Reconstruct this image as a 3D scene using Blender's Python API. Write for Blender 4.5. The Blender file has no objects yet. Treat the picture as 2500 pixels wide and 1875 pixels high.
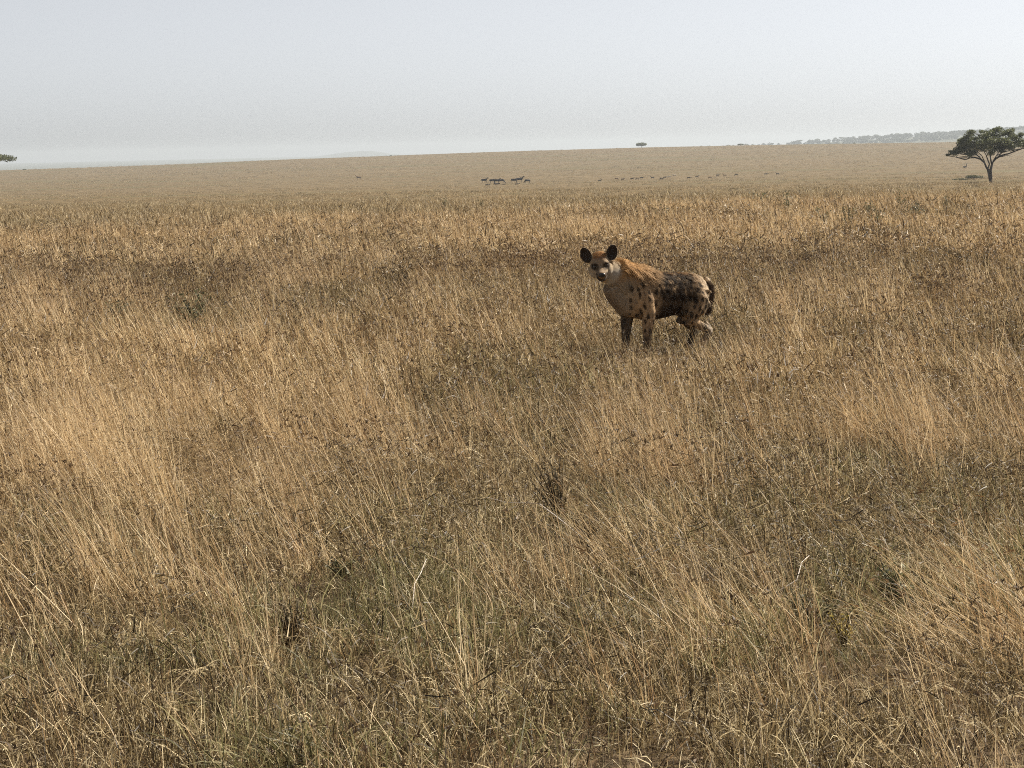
import bpy, math, random
import numpy as np
from mathutils import Vector, Matrix

random.seed(7)
RNG = np.random.default_rng(11)
SC = bpy.context.scene
COL = SC.collection
PI = math.pi

# ------------------------------------------------------------------ camera
CAM_H, F, CX, CY = 2.107, 5350.0, 1250.0, 937.5
PITCH, ROLL = math.atan(580 / F), 0.022
_f = np.array([0, math.cos(PITCH), -math.sin(PITCH)])
_r0 = np.array([1.0, 0, 0]); _u0 = np.cross(_r0, _f)
_u = _u0 * math.cos(ROLL) + _r0 * math.sin(ROLL)
_r = _r0 * math.cos(ROLL) - _u0 * math.sin(ROLL)
cd = bpy.data.cameras.new('camera'); cam = bpy.data.objects.new('camera', cd); COL.objects.link(cam)
M = Matrix(((_r[0], _u[0], -_f[0], 0), (_r[1], _u[1], -_f[1], 0), (_r[2], _u[2], -_f[2], CAM_H), (0, 0, 0, 1)))
cam.matrix_world = M
cd.sensor_width = 36; cd.lens = 36 * F / 2500
cd.clip_start = 0.1; cd.clip_end = 60000
SC.camera = cam

def ray(px, py):
    v = _f + _r * ((px - CX) / F) + _u * ((CY - py) / F)
    return v / np.linalg.norm(v)

# ------------------------------------------------------------------ helpers
def hash2(ix, iy, s):
    h = (ix * 374761393 + iy * 668265263 + s * 1442695041) & 0xFFFFFFFF
    h = ((h ^ (h >> 13)) * 1274126177) & 0xFFFFFFFF
    return ((h ^ (h >> 16)) & 0xFFFF) / 65535.0

def noise(x, y, s=0):
    x = np.asarray(x, float); y = np.asarray(y, float)
    ix = np.floor(x).astype(np.int64); iy = np.floor(y).astype(np.int64)
    fx = x - ix; fy = y - iy
    fx = fx * fx * (3 - 2 * fx); fy = fy * fy * (3 - 2 * fy)
    a = hash2(ix, iy, s); b = hash2(ix + 1, iy, s); c = hash2(ix, iy + 1, s); d = hash2(ix + 1, iy + 1, s)
    return (a * (1 - fx) + b * fx) * (1 - fy) + (c * (1 - fx) + d * fx) * fy

def fbm(x, y, s=0, o=3):
    t = 0; a = 0.5; n = 0
    for k in range(o):
        t = t + a * noise(np.asarray(x) * 2 ** k, np.asarray(y) * 2 ** k, s + 17 * k); n += a; a *= .5
    return t / n

def smooth(a, b, x):
    t = np.clip((np.asarray(x, float) - a) / (b - a), 0, 1)
    return t * t * (3 - 2 * t)

R_PX = [-2000, 0, 250, 500, 749, 950, 1200, 1440, 1580, 1820, 2040, 2300, 2500, 4500]
R_VAL = [36, 31, 28.5, 25, 19.5, 16.8, 13, 10.6, 10, 10, 11, 12.5, 15, 22]
H_PX = [-9000, 1400, 1560, 1660, 1800, 1900, 2000, 2100, 2200, 2300, 2400, 2500, 2800, 3400, 6000]
H_VAL = [-35, -35, -22, -15, -12.5, -11, -7, -2.5, 2, 5, 9, 14, 20, 22, 22]

def terrain(x, y):
    x = np.asarray(x, float); y = np.asarray(y, float)
    d = np.hypot(x, y)
    az = np.arctan2(x, np.where(np.abs(y) < 1e-6, 1e-6, y))
    px = CX + F * np.tan(np.clip(az, -1.2, 1.2))
    R = np.interp(px, R_PX, R_VAL)
    ld = np.log(np.maximum(d, 1))
    dn = np.array([62, 75, 95, 125, 170, 220, 270, 400, 700, 1000, 1400, 1750])
    rn = np.array([181, 165, 149, 137, 127, 119, 113, 104, 87, 63, 33, 10.0])
    row = np.interp(ld, np.log(dn), rn)
    row = row + (R - 10) * smooth(500, 1750, d)
    z = CAM_H - row * d / F
    z = np.where(d < 62, 0.0, z)
    zr = CAM_H - R * 1750 / F
    zb = zr + (-35 - zr) * smooth(1750, 3400, d)
    H = np.interp(px, H_PX, H_VAL)
    zb = zb + (H + 35) * smooth(3300, 5000, d) * (1 - smooth(6500, 9000, d))
    bump = 27 * np.exp(-((px - 915) / 55.0) ** 2) + 16 * np.exp(-((px - 845) / 50.0) ** 2)
    zb = zb + bump * smooth(10500, 12000, d) * (1 - smooth(12800, 13900, d))
    z = np.where(d > 1750, zb, z)
    und = (fbm(x / 9, y / 9, 3) - .5) * 0.16 * smooth(3, 9, d) * (1 - smooth(60, 200, d))
    und = und * (1 - np.exp(-((x - 1.5) / 2.5) ** 2 - ((y - 22) / 2.5) ** 2))
    z = z + und + (fbm(x / 70, y / 70, 5) - .5) * 0.7 * smooth(90, 300, d) * (1 - smooth(2500, 4000, d))
    return z

def hit(px, py):
    v = ray(px, py); t = 2.0; p = None
    while t < 14000:
        q = v * t + np.array([0, 0, CAM_H])
        if q[2] < float(terrain(q[0], q[1])):
            lo, hi = t / 1.004, t
            for _ in range(20):
                m = (lo + hi) / 2; q = v * m + np.array([0, 0, CAM_H])
                if q[2] < float(terrain(q[0], q[1])): hi = m
                else: lo = m
            return q
        t *= 1.004
    return v * 1700 + np.array([0, 0, CAM_H])

def at_dist(px, y):          # point on the ground in the column px, y metres ahead
    v = ray(px, 900); x = v[0] / v[1] * y
    # a column leans with the roll: iterate to the ground
    for _ in range(4):
        z = float(terrain(x, y))
        k = np.array([x, y, z - CAM_H]); sx = (k @ _r) / (k @ _f) * F + CX
        x += (px - sx) / F * y
    return np.array([x, y, float(terrain(x, y))])

def mesh_quads(name, V, Q, attrs=None, mats=(), mat_idx=None, smooth_sh=False):
    V = np.asarray(V, np.float32); Q = np.asarray(Q, np.int32)
    k = Q.shape[1]
    me = bpy.data.meshes.new(name)
    me.vertices.add(len(V)); me.vertices.foreach_set('co', V.ravel())
    me.loops.add(Q.size); me.loops.foreach_set('vertex_index', Q.ravel())
    me.polygons.add(len(Q)); me.polygons.foreach_set('loop_start', np.arange(0, Q.size, k, dtype=np.int32))
    if mat_idx is not None: me.polygons.foreach_set('material_index', np.asarray(mat_idx, np.int32))
    me.polygons.foreach_set('use_smooth', np.full(len(Q), smooth_sh))
    me.update(calc_edges=True)
    for an, (dt, arr) in (attrs or {}).items():
        a = me.attributes.new(an, dt, 'POINT')
        arr = np.asarray(arr, np.float32)
        a.data.foreach_set('color' if dt == 'FLOAT_COLOR' else ('vector' if dt == 'FLOAT_VECTOR' else 'value'), arr.ravel())
    for m in mats: me.materials.append(m)
    return me

def tag(o, label=None, cat=None, group=None, kind=None):
    if label: o['label'] = label
    if cat: o['category'] = cat
    if group: o['group'] = group
    if kind: o['kind'] = kind
    return o

def link(name, me, parent=None, loc=None):
    o = bpy.data.objects.new(name, me); COL.objects.link(o)
    if parent: o.parent = parent
    if loc is not None: o.location = loc
    return o

def empty(name, loc, rz=0):
    o = bpy.data.objects.new(name, None); COL.objects.link(o)
    o.location = loc; o.rotation_euler = (0, 0, rz); o.empty_display_size = .2
    return o

class Acc:
    def __init__(s): s.V = []; s.Q = []; s.T = []; s.MI = []; s.n = 0
    def add(s, V, Q, T, mi=0):
        s.V.append(V); s.Q.append(np.asarray(Q) + s.n); s.T.append(T)
        s.MI.append(np.full(len(Q), mi)); s.n += len(V)
    def mesh(s, name, mats):
        return mesh_quads(name, np.concatenate(s.V), np.concatenate(s.Q), {'tint': ('FLOAT', np.concatenate(s.T))}, mats, np.concatenate(s.MI))

def blades(pos, L, W, az, lean, curl, segs, tint, phi=None, base=0.0, tipw=.15):
    n = len(L); pos = np.asarray(pos, float)
    phi = RNG.uniform(0, 2 * PI, n) if phi is None else phi
    P = np.zeros((n, segs + 1, 3)); P[:, 0] = pos
    Wd = np.zeros((n, segs + 1, 3))
    ca, sa = np.cos(az), np.sin(az)
    for k in range(segs + 1):
        t = k / segs
        th = lean + curl * t
        if k: 
            thm = lean + curl * (k - .5) / segs
            P[:, k] = P[:, k - 1] + (L / segs)[:, None] * np.stack([np.sin(thm) * ca, np.sin(thm) * sa, np.cos(thm)], 1)
        w = np.cos(phi)[:, None] * np.stack([-sa, ca, 0 * sa], 1) + np.sin(phi)[:, None] * np.stack([np.cos(th) * ca, np.cos(th) * sa, -np.sin(th)], 1)
        Wd[:, k] = w * (W * (1 - (1 - tipw) * t ** 1.6))[:, None] * .5
    V = np.stack([P - Wd, P + Wd], 2).reshape(n * (segs + 1) * 2, 3)
    b = (np.arange(n) * (segs + 1) * 2)[:, None] + (np.arange(segs) * 2)[None]
    b = b.ravel()
    Q = np.stack([b, b + 1, b + 3, b + 2], 1)
    T = np.repeat(np.asarray(tint, float), (segs + 1) * 2)
    return V, Q, T, P[:, -1]

# ------------------------------------------------------------------ node material helpers
def new_mat(name):
    m = bpy.data.materials.new(name); m.use_nodes = True
    nt = m.node_tree; nt.nodes.clear()
    return m, nt, nt.nodes.new

def ramp(nt, stops, interp='LINEAR'):
    r = nt.nodes.new('ShaderNodeValToRGB'); e = r.color_ramp.elements
    r.color_ramp.interpolation = interp
    while len(e) < len(stops): e.new(0.5)
    for el, (p, c) in zip(e, stops): el.position = p; el.color = (*c, 1)
    return r

def mixc(nt, a, b, fac, mode='MIX'):
    m = nt.nodes.new('ShaderNodeMix'); m.data_type = 'RGBA'; m.blend_type = mode
    for k, v in ((6, a), (7, b)):
        if isinstance(v, tuple): m.inputs[k].default_value = (*v, 1)
        else: nt.links.new(v, m.inputs[k])
    if isinstance(fac, (int, float)): m.inputs[0].default_value = fac
    else: nt.links.new(fac, m.inputs[0])
    return m.outputs[2]

def blade_mat(name, dry, wet, transl=.35, rough=.55, spec=.25):
    """dry / wet: colour stops over the per blade tint; the per tuft attribute «hue» blends between them"""
    m, nt, N = new_mat(name)
    at = N('ShaderNodeAttribute'); at.attribute_name = 'tint'
    hu = N('ShaderNodeAttribute'); hu.attribute_type = 'INSTANCER'; hu.attribute_name = 'hue'
    r1 = ramp(nt, dry); r2 = ramp(nt, wet)
    nt.links.new(at.outputs['Fac'], r1.inputs[0]); nt.links.new(at.outputs['Fac'], r2.inputs[0])
    c = mixc(nt, r2.outputs[0], r1.outputs[0], hu.outputs['Fac'])
    p = N('ShaderNodeBsdfPrincipled'); p.inputs['Roughness'].default_value = rough
    p.inputs['Specular IOR Level'].default_value = spec
    nt.links.new(c, p.inputs['Base Color'])
    t = N('ShaderNodeBsdfTranslucent'); nt.links.new(c, t.inputs['Color'])
    ms = N('ShaderNodeMixShader'); ms.inputs[0].default_value = transl
    nt.links.new(p.outputs[0], ms.inputs[1]); nt.links.new(t.outputs[0], ms.inputs[2])
    o = N('ShaderNodeOutputMaterial'); nt.links.new(ms.outputs[0], o.inputs[0])
    return m

def plain_mat(name, c, rough=.8, spec=.2, transl=0, var=.35, scale=8.0):
    m, nt, N = new_mat(name)
    tc = N('ShaderNodeTexCoord'); nz = N('ShaderNodeTexNoise'); nz.inputs['Scale'].default_value = scale
    nz.inputs['Detail'].default_value = 4
    nt.links.new(tc.outputs['Object'], nz.inputs['Vector'])
    r = ramp(nt, [(.25, tuple(v * (1 - var) for v in c)), (.75, tuple(min(1, v * (1 + var)) for v in c))])
    nt.links.new(nz.outputs[0], r.inputs[0])
    p = N('ShaderNodeBsdfPrincipled'); p.inputs['Roughness'].default_value = rough
    p.inputs['Specular IOR Level'].default_value = spec
    nt.links.new(r.outputs[0], p.inputs['Base Color'])
    o = N('ShaderNodeOutputMaterial'); out = p.outputs[0]
    if transl:
        t = N('ShaderNodeBsdfTranslucent'); nt.links.new(r.outputs[0], t.inputs['Color'])
        ms = N('ShaderNodeMixShader'); ms.inputs[0].default_value = transl
        nt.links.new(p.outputs[0], ms.inputs[1]); nt.links.new(t.outputs[0], ms.inputs[2]); out = ms.outputs[0]
    nt.links.new(out, o.inputs[0])
    return m

MAT = {}
STRAW_DRY = [(0.0, (.13, .078, .036)), (.3, (.38, .245, .115)), (.7, (.64, .455, .235)), (1.0, (.86, .71, .45))]
STRAW_BRN = [(0.0, (.045, .027, .016)), (.32, (.22, .128, .060)), (.68, (.47, .31, .16)), (1.0, (.82, .65, .40))]
MAT['straw'] = blade_mat('straw_blade', STRAW_DRY, STRAW_BRN, .30)
MAT['thatch'] = blade_mat('thatch_blade', [(0, (.055, .034, .018)), (.35, (.29, .195, .095)), (.7, (.58, .425, .23)), (1, (.84, .71, .46))],
                          [(0, (.016, .011, .007)), (.30, (.105, .078, .038)), (.65, (.34, .255, .125)), (1, (.84, .71, .45))], .24)
MAT['green'] = blade_mat('green_blade', [(0, (.12, .115, .045)), (.5, (.25, .225, .09)), (1, (.46, .40, .20))],
                         [(0, (.048, .046, .021)), (.5, (.165, .148, .064)), (1, (.42, .37, .19))], .36)
MAT['seed'] = blade_mat('seed_head', [(0, (.07, .04, .02)), (.5, (.18, .10, .045)), (1, (.34, .22, .11))],
                        [(0, (.035, .024, .015)), (.6, (.09, .058, .032)), (1, (.20, .14, .08))], .25)

# ------------------------------------------------------------------ ground
def ground():
    m, nt, N = new_mat('savanna_ground')
    geo = N('ShaderNodeNewGeometry')
    def nz(scale, detail=5, stretch=(1, 1, 1), rough=.6):
        mp = N('ShaderNodeMapping'); mp.inputs['Scale'].default_value = stretch
        nt.links.new(geo.outputs['Position'], mp.inputs['Vector'])
        n = N('ShaderNodeTexNoise'); n.inputs['Scale'].default_value = scale
        n.inputs['Detail'].default_value = detail; n.inputs['Roughness'].default_value = rough
        nt.links.new(mp.outputs[0], n.inputs['Vector'])
        return n.outputs[0]
    ln = N('ShaderNodeVectorMath'); ln.operation = 'LENGTH'; nt.links.new(geo.outputs['Position'], ln.inputs[0])
    def mr(v, a, b):
        n = N('ShaderNodeMapRange'); n.interpolation_type = 'SMOOTHSTEP'
        n.inputs[1].default_value = a; n.inputs[2].default_value = b
        nt.links.new(v, n.inputs[0]); return n.outputs[0]
    # near soil and trodden litter
    near = ramp(nt, [(.3, (.022, .015, .010)), (.5, (.075, .052, .031)), (.7, (.19, .138, .08))])
    nt.links.new(nz(9, 8), near.inputs[0])
    # far short dry grass: fine mottling, broad bands and olive drifts
    fine = ramp(nt, [(.36, (.040, .030, .016)), (.5, (.122, .087, .045)), (.64, (.215, .165, .092))])
    nt.links.new(nz(.55, 8, (.6, 1, 1), .75), fine.inputs[0])
    band = mixc(nt, fine.outputs[0], (.105, .088, .044), mr(nz(.016, 4, (.35, 1, 1)), .50, .68))
    band = mixc(nt, band, (.30, .235, .145), mr(nz(.03, 5, (.22, 1, 1)), .63, .80))
    band = mixc(nt, band, (.055, .046, .025), mr(nz(.05, 6, (.22, 1, 1), .7), .66, .74))
    c = mixc(nt, near.outputs[0], band, mr(ln.outputs['Value'], 70, 120))
    c = mixc(nt, c, (.09, .095, .07), mr(ln.outputs['Value'], 2600, 3600))
    p = N('ShaderNodeBsdfPrincipled'); p.inputs['Roughness'].default_value = .95; p.inputs['Specular IOR Level'].default_value = .05
    nt.links.new(c, p.inputs['Base Color'])
    bp = N('ShaderNodeBump'); bp.inputs['Strength'].default_value = .6; bp.inputs['Distance'].default_value = .25
    nt.links.new(nz(.8, 8, (1, 1, 1), .75), bp.inputs['Height']); nt.links.new(bp.outputs[0], p.inputs['Normal'])
    o = N('ShaderNodeOutputMaterial'); nt.links.new(p.outputs[0], o.inputs[0])
    a1 = np.radians(np.arange(-26, 26.01, .12)); a2 = np.radians(np.arange(30, 331, 5.0))
    A = np.concatenate([a1, a2]); na = len(A)
    D = np.concatenate([np.geomspace(.4, 60, 60), np.geomspace(62, 1900, 150)[0:], np.geomspace(1960, 14200, 70)]); nd = len(D)
    X = (D[:, None] * np.sin(A)[None]).ravel(); Y = (D[:, None] * np.cos(A)[None]).ravel()
    V = np.stack([X, Y, terrain(X, Y)], 1)
    i, j = np.meshgrid(np.arange(nd - 1), np.arange(na), indexing='ij'); j2 = (j + 1) % na
    Q = np.stack([i * na + j, (i + 1) * na + j, (i + 1) * na + j2, i * na + j2], -1).reshape(-1, 4)[:, ::-1]
    me = mesh_quads('ground', V, Q, None, [m], None, True)
    g = link('ground', me)
    tag(g, 'dry savanna plain rolling away to a long low ridge', 'ground', kind='structure')
ground()

# ------------------------------------------------------------------ grass tufts (library meshes, instanced by ONE grass object)
LIB = bpy.data.collections.new('grass_tufts')
def lib(name, me):
    o = bpy.data.objects.new(name, me); LIB.objects.link(o); return o

def tip_heads(acc, tips, n, size, mi, droop=True, wide=.16):
    """little drooping spikelets at the stalk tips"""
    k = len(tips)
    P = np.repeat(tips, n, 0) + RNG.normal(0, size * .22, (k * n, 3))
    L = size * RNG.uniform(.5, 1.25, k * n)
    V, Q, T, _ = blades(P, L, L * RNG.uniform(wide * .7, wide * 1.5, k * n), RNG.normal(PI * .95, .9, k * n),
                        RNG.uniform(.7, 1.9, k * n) if droop else RNG.uniform(-1.6, 1.6, k * n), RNG.uniform(0, .6, k * n), 2, RNG.random(k * n), tipw=.2)
    acc.add(V, Q, T, mi)

def tuft_straw(segs, w, ns, nl, spread, lean0=.38, heads=.45, hmin=.38, hmax=.72, sd=.17, hs=.045):
    a = Acc(); n = ns
    pos = np.zeros((n, 3)); pos[:, :2] = RNG.normal(0, spread, (n, 2))
    L = hmin + (hmax - hmin) * RNG.random(n) ** .8
    V, Q, T, tips = blades(pos, L, w * RNG.uniform(.7, 1.35, n), PI + RNG.normal(0, .65, n), np.clip(RNG.normal(lean0, sd, n), -.2, 1.2), RNG.normal(.12, .22, n), segs, RNG.beta(1.5, .9, n))
    a.add(V, Q, T, 0)
    sel = tips[RNG.random(n) < heads]
    if len(sel): tip_heads(a, sel, 3, hs, 1)
    n = nl
    pos = np.zeros((n, 3)); pos[:, :2] = RNG.normal(0, spread * 1.25, (n, 2))
    L = RNG.uniform(.12, .36, n)
    V, Q, T, _ = blades(pos, L, w * 1.25 * RNG.uniform(.7, 1.3, n), RNG.uniform(0, 2 * PI, n), RNG.uniform(.05, .75, n), RNG.uniform(-.3, 1.7, n), segs, RNG.beta(1.6, 2.2, n))
    a.add(V, Q, T, 2)
    return a

def tuft_thatch(segs, w, n, spread, hmin, hmax, mi=2, mess=1.0):
    a = Acc()
    pos = np.zeros((n, 3)); pos[:, :2] = RNG.normal(0, spread, (n, 2)); pos[:, 2] = RNG.uniform(0, hmin * .8, n)
    L = RNG.uniform(hmin, hmax, n)
    V, Q, T, _ = blades(pos, L, w * RNG.uniform(.6, 1.5, n), RNG.uniform(0, 2 * PI, n), RNG.uniform(0, .95, n) * mess, RNG.uniform(-.6, 2.4, n) * mess, segs, RNG.beta(.75, 1.0, n))
    a.add(V, Q, T, mi)
    return a

def tuft_darkhead(segs, w, n, spread, hs, hmin=.28, hmax=.52):
    a = Acc()
    pos = np.zeros((n, 3)); pos[:, :2] = RNG.normal(0, spread, (n, 2))
    V, Q, T, tips = blades(pos, RNG.uniform(hmin, hmax, n), w * RNG.uniform(.7, 1.2, n), PI + RNG.normal(0, 1.1, n), RNG.uniform(0, .5, n), RNG.normal(.1, .25, n), segs, RNG.beta(1.4, 2, n))
    a.add(V, Q, T, 0)
    tip_heads(a, tips, 6, hs, 1, False, .35)
    return a

MATS = [MAT['straw'], MAT['seed'], MAT['thatch'], MAT['green']]
KIND = {}
_cnt = 0
def reg(key, n, fn):
    global _cnt
    KIND[key] = []
    for k in range(n):
        lib('a%03d' % _cnt, fn().mesh('grass_tuft', MATS)); KIND[key].append(_cnt); _cnt += 1
reg('straw_near', 5, lambda: tuft_straw(4, .0027, 26, 12, .075, hs=.022, heads=.5, hmin=.35, hmax=.82))
reg('straw_mid', 4, lambda: tuft_straw(3, .0048, 28, 12, .12, hs=.036, heads=.45, hmin=.35, hmax=.80))
reg('straw_far', 4, lambda: tuft_straw(2, .0105, 60, 40, .30, hs=.045, heads=.2))
reg('swept', 4, lambda: tuft_straw(5, .0030, 26, 8, .10, lean0=.80, heads=.12, hmin=.4, hmax=.9, sd=.26))
reg('thatch_near', 5, lambda: tuft_thatch(4, .0031, 85, .10, .04, .18, mess=.95))
reg('thatch_mid', 4, lambda: tuft_thatch(3, .0060, 85, .16, .08, .26))
reg('thatch_far', 4, lambda: tuft_thatch(2, .0120, 110, .36, .12, .32))
def tuft_fluff(segs, w, n, spread, top, l0, l1):
    a = Acc()
    pos = np.zeros((n, 3)); pos[:, :2] = RNG.normal(0, spread, (n, 2)); pos[:, 2] = top * RNG.random(n) ** .8; pos[:, 0] -= pos[:, 2] * .35
    V, Q, T, _ = blades(pos, RNG.uniform(l0, l1, n), w * RNG.uniform(.6, 1.5, n), RNG.uniform(0, 2 * PI, n), RNG.uniform(.1, 2.3, n), RNG.normal(.25, .75, n), segs, .78 * RNG.beta(.75, 1.2, n))
    a.add(V, Q, T, 2)
    return a
reg('fluff_near', 5, lambda: tuft_fluff(3, .0034, 85, .12, .30, .03, .11))
reg('fluff_mid', 4, lambda: tuft_fluff(2, .0068, 80, .20, .34, .05, .14))
reg('fluff_far', 4, lambda: tuft_fluff(2, .014, 90, .42, .36, .08, .2))
reg('litter', 4, lambda: tuft_thatch(4, .0036, 12, .16, .07, .26, 0, 1.15))
reg('green_near', 4, lambda: tuft_thatch(4, .0036, 80, .10, .07, .24, 3, .8))
reg('green_mid', 3, lambda: tuft_thatch(3, .0065, 75, .16, .10, .28, 3, .8))
reg('dark_near', 3, lambda: tuft_darkhead(3, .0026, 9, .12, .018))
reg('dark_mid', 4, lambda: tuft_darkhead(3, .005, 12, .22, .027))
reg('dark_far', 3, lambda: tuft_darkhead(2, .009, 12, .40, .038))

# herbs and shrubs standing in the grass: kind, where, height, half width, label, leaf, stems, foliage, leaves per stem
HERB_SPEC = [
    ('herb', 487, 835, .64, .26, 'leafy grey green herb standing up from the grass, left of the picture', .045, 17, 'g', 30),
    ('herb', 296, 802, .38, .22, 'dark low herb in the grass at left beside the taller grey green herb', .048, 12, 'g', 28),
    ('shrub', 980, 716, .48, .45, 'dark brown low shrub in the dark grass left of the hyena', .05, 26, 'd', 30),
    ('shrub', 1372, 1308, .40, .14, 'dense dark brown dead shrub at the centre of the foreground', .020, 26, 'd', 36),
    ('shrub', 1440, 1345, .22, .12, 'low withered brown shrub right of the dark dead shrub', .022, 14, 'd', 28),
    ('herb', 722, 1600, .24, .08, 'brown feathery dead herb in the lower left grass', .018, 16, 'd', 44),
    ('herb', 2062, 1588, .16, .07, 'small bright yellow herb in the lower right grass', .016, 10, 'y', 28),
    ('shrub', 2395, 676, .50, .8, 'wide dark shrub thicket in the grass at the right', .042, 40, 'd', 30),
    ('shrub', 2250, 686, .36, .5, 'low dark shrub left of the wide dark thicket', .042, 20, 'd', 28),
    ('herb', 1622, 562, .58, .24, 'slim green herb first behind the hyena, above its back', .06, 9, 'g', 22),
    ('herb', 2022, 578, .62, .24, 'slim green herb, leftmost of the row right of the hyena', .048, 9, 'g', 24),
    ('herb', 2072, 582, .68, .24, 'bushy green herb, second of the row right of the hyena', .048, 12, 'g', 26),
    ('herb', 2128, 550, .68, .24, 'tall green herb near the crest, third of the row right of the hyena', .048, 10, 'g', 24),
    ('herb', 2145, 580, .60, .24, 'green herb below the tall third herb of the row', .048, 10, 'g', 24),
    ('herb', 2205, 535, .75, .24, 'tall dark green herb nearest the crest at right', .048, 11, 'g', 26),
    ('herb', 2240, 560, .62, .3, 'broad green herb beside the tallest one at right', .048, 12, 'g', 26),
    ('herb', 2310, 530, .62, .24, 'green herb standing below the acacia', .048, 10, 'g', 24),
    ('herb', 1926, 535, .75, .2, 'slender dark herb near the crest above the hyena rump', .06, 9, 'g', 24),
    ('herb', 1090, 516, .62, .35, 'green herb sticking up on the crest below the dark herd', .06, 9, 'g', 20),
    ('herb', 1862, 516, .6, .5, 'grey green scrub on the crest right of the hyena', .09, 12, 'g', 28),
    ('herb', 1180, 518, .5, .3, 'second green herb on the crest below the dark herd', .06, 8, 'g', 20),
    ('herb', 845, 1430, .16, .10, 'small green herb among the straw, lower left of centre', .02, 10, 'g', 28),
    ('herb', 1990, 1540, .18, .16, 'dark green low herb in the lower right grass', .018, 14, 'g', 22),
    ('herb', 2190, 1490, .20, .10, 'grey leafy clump above the yellow herb', .028, 13, 'g', 28)]
HERB_Q = [hit(r[1], r[2]) for r in HERB_SPEC]
HERBS = [(q[0], q[1], r[4]) for q, r in zip(HERB_Q, HERB_SPEC) ]

PTS = []   # x, y, idx, rz, tilt, scale, hue
def scatter(key, d0, d1, dens, scl=(.8, 1.2), dfun=None, hfun=None, rz=.5, margin=1.8, any_rot=False, tilt=.08):
    area_w = lambda d: .2335 * 1.03 * d + margin
    n = int(dens * (d1 - d0) * 2 * area_w(d1))
    y = RNG.uniform(d0, d1, n); x = RNG.uniform(-1, 1, n) * area_w(d1)
    keep = np.abs(x) < area_w(y)
    if dfun is not None: keep &= RNG.random(n) < dfun(x, y)
    x = x[keep]; y = y[keep]; n = len(x)
    s = RNG.uniform(scl[0], scl[1], n)
    # trampled, lower grass where the hyena stands
    inh = (x > .35) & (x < 2.6) & (y > 18.3) & (y < 22.8)
    s = np.where(inh, s * .72, s)
    s = np.where(((x - 1.12) / .55) ** 2 + ((y - 21.2) / 1.0) ** 2 < 1, s * .58, s)
    s = np.where(((x - 1.95) / .55) ** 2 + ((y - 21.5) / 1.1) ** 2 < 1, s * .50, s)
    for hx, hy, hr in HERBS:
        s = np.where(((x - hx) / (hr + .1)) ** 2 + ((y - hy + .5) / (.45 + hr * 1.3)) ** 2 < 1, s * (.74 if hy < 14 else .5), s)
    h = np.clip(hfun(x, y) + RNG.normal(0, .12, n), 0, 1)
    r = RNG.uniform(0, 2 * PI, n) if any_rot else RNG.normal(0, rz, n)
    PTS.append(np.stack([x, y, RNG.choice(KIND[key], n), r, RNG.normal(0, tilt, n), s, h], 1))

def golden(x, y):
    """how golden (1) or brown (0) the sward is"""
    u = x / np.maximum(y, 1)
    d = np.hypot(x, y) * (1 + .34 * (fbm(x / 5.5, y / 9, 23) - .5)) + 1.5 * (fbm(x / 1.7, y / 2.5, 24) - .5)
    g = .36 + .70 * (fbm(x / 2.6, y / 4, 21) - .5) * 2
    g = g + .55 * (fbm(x / .8, y / 1.1, 25) - .5) * (1 - smooth(20, 45, d))
    g = g + .24 * smooth(33, 46, d)                                                     # golden belt before the crest
    g = g - .22 * smooth(.0, .10, u) * (1 - smooth(24, 36, d))
    g = g + .30 * smooth(8.5, 12, d) * (1 - smooth(19, 26, d)) * smooth(-.02, -.12, u)   # left meadow
    g = g - .17 * smooth(22, 28, d) * (1 - smooth(32, 42, d)) * (1 - .6 * smooth(.02, .12, u))
    g = g - .26 * (1 - smooth(7.5, 11.5, d))
    return np.clip(g, 0, 1)

def patch(x, y, s, sc, lo, hi): return smooth(lo, hi, fbm(x / sc, y / sc, s))
tall_mask = lambda x, y: np.clip(.12 + .9 * patch(x, y, 31, 1.3, .44, .58), 0, 1) * np.where((x / y) < -.02, 1.0, .62)
near_tall = lambda x, y: patch(x, y, 33, 1.0, .48, .66) * (.35 + .65 * smooth(7, 12, y))
scatter('litter', 5.2, 9.5, 3, (.7, 1.2), None, lambda x, y: golden(x, y) * .5 + .3, any_rot=True)
# close ground, 5.5-16 m
scatter('thatch_near', 5.2, 16.5, 58, (.6, 1.35), lambda x, y: 1 - .60 * patch(x, y, 61, .55, .50, .62), lambda x, y: golden(x, y) * .8 + .1, any_rot=True)
scatter('fluff_near', 7, 16.5, 26, (.6, 1.25), lambda x, y: np.clip(.15 + .85 * smooth(8, 11.5, y) + .4 * near_tall(x, y), 0, 1) * (1 - .85 * patch(x, y, 63, .7, .50, .64)), golden, rz=.6)
scatter('green_near', 5.2, 16.5, 10, (.7, 1.3), lambda x, y: patch(x, y, 41, 1.1, .45, .63) * (1 - .7 * smooth(10, 13, y)), lambda x, y: golden(x, y) * .5, any_rot=True)
scatter('straw_near', 5.2, 16.5, 20, (.5, 1.12), lambda x, y: np.maximum(near_tall(x, y), .05) * (.30 + .70 * smooth(9, 12.5, y)) + (.04 + .96 * patch(x, y, 37, .8, .48, .60)) * smooth(.0, -.08, x / y) * smooth(8.5, 11, y), lambda x, y: golden(x, y) + .2)
scatter('dark_near', 5.2, 16.5, 7, (.7, 1.15), lambda x, y: patch(x, y, 51, 1.3, .45, .65), lambda x, y: golden(x, y) * .6)
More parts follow.
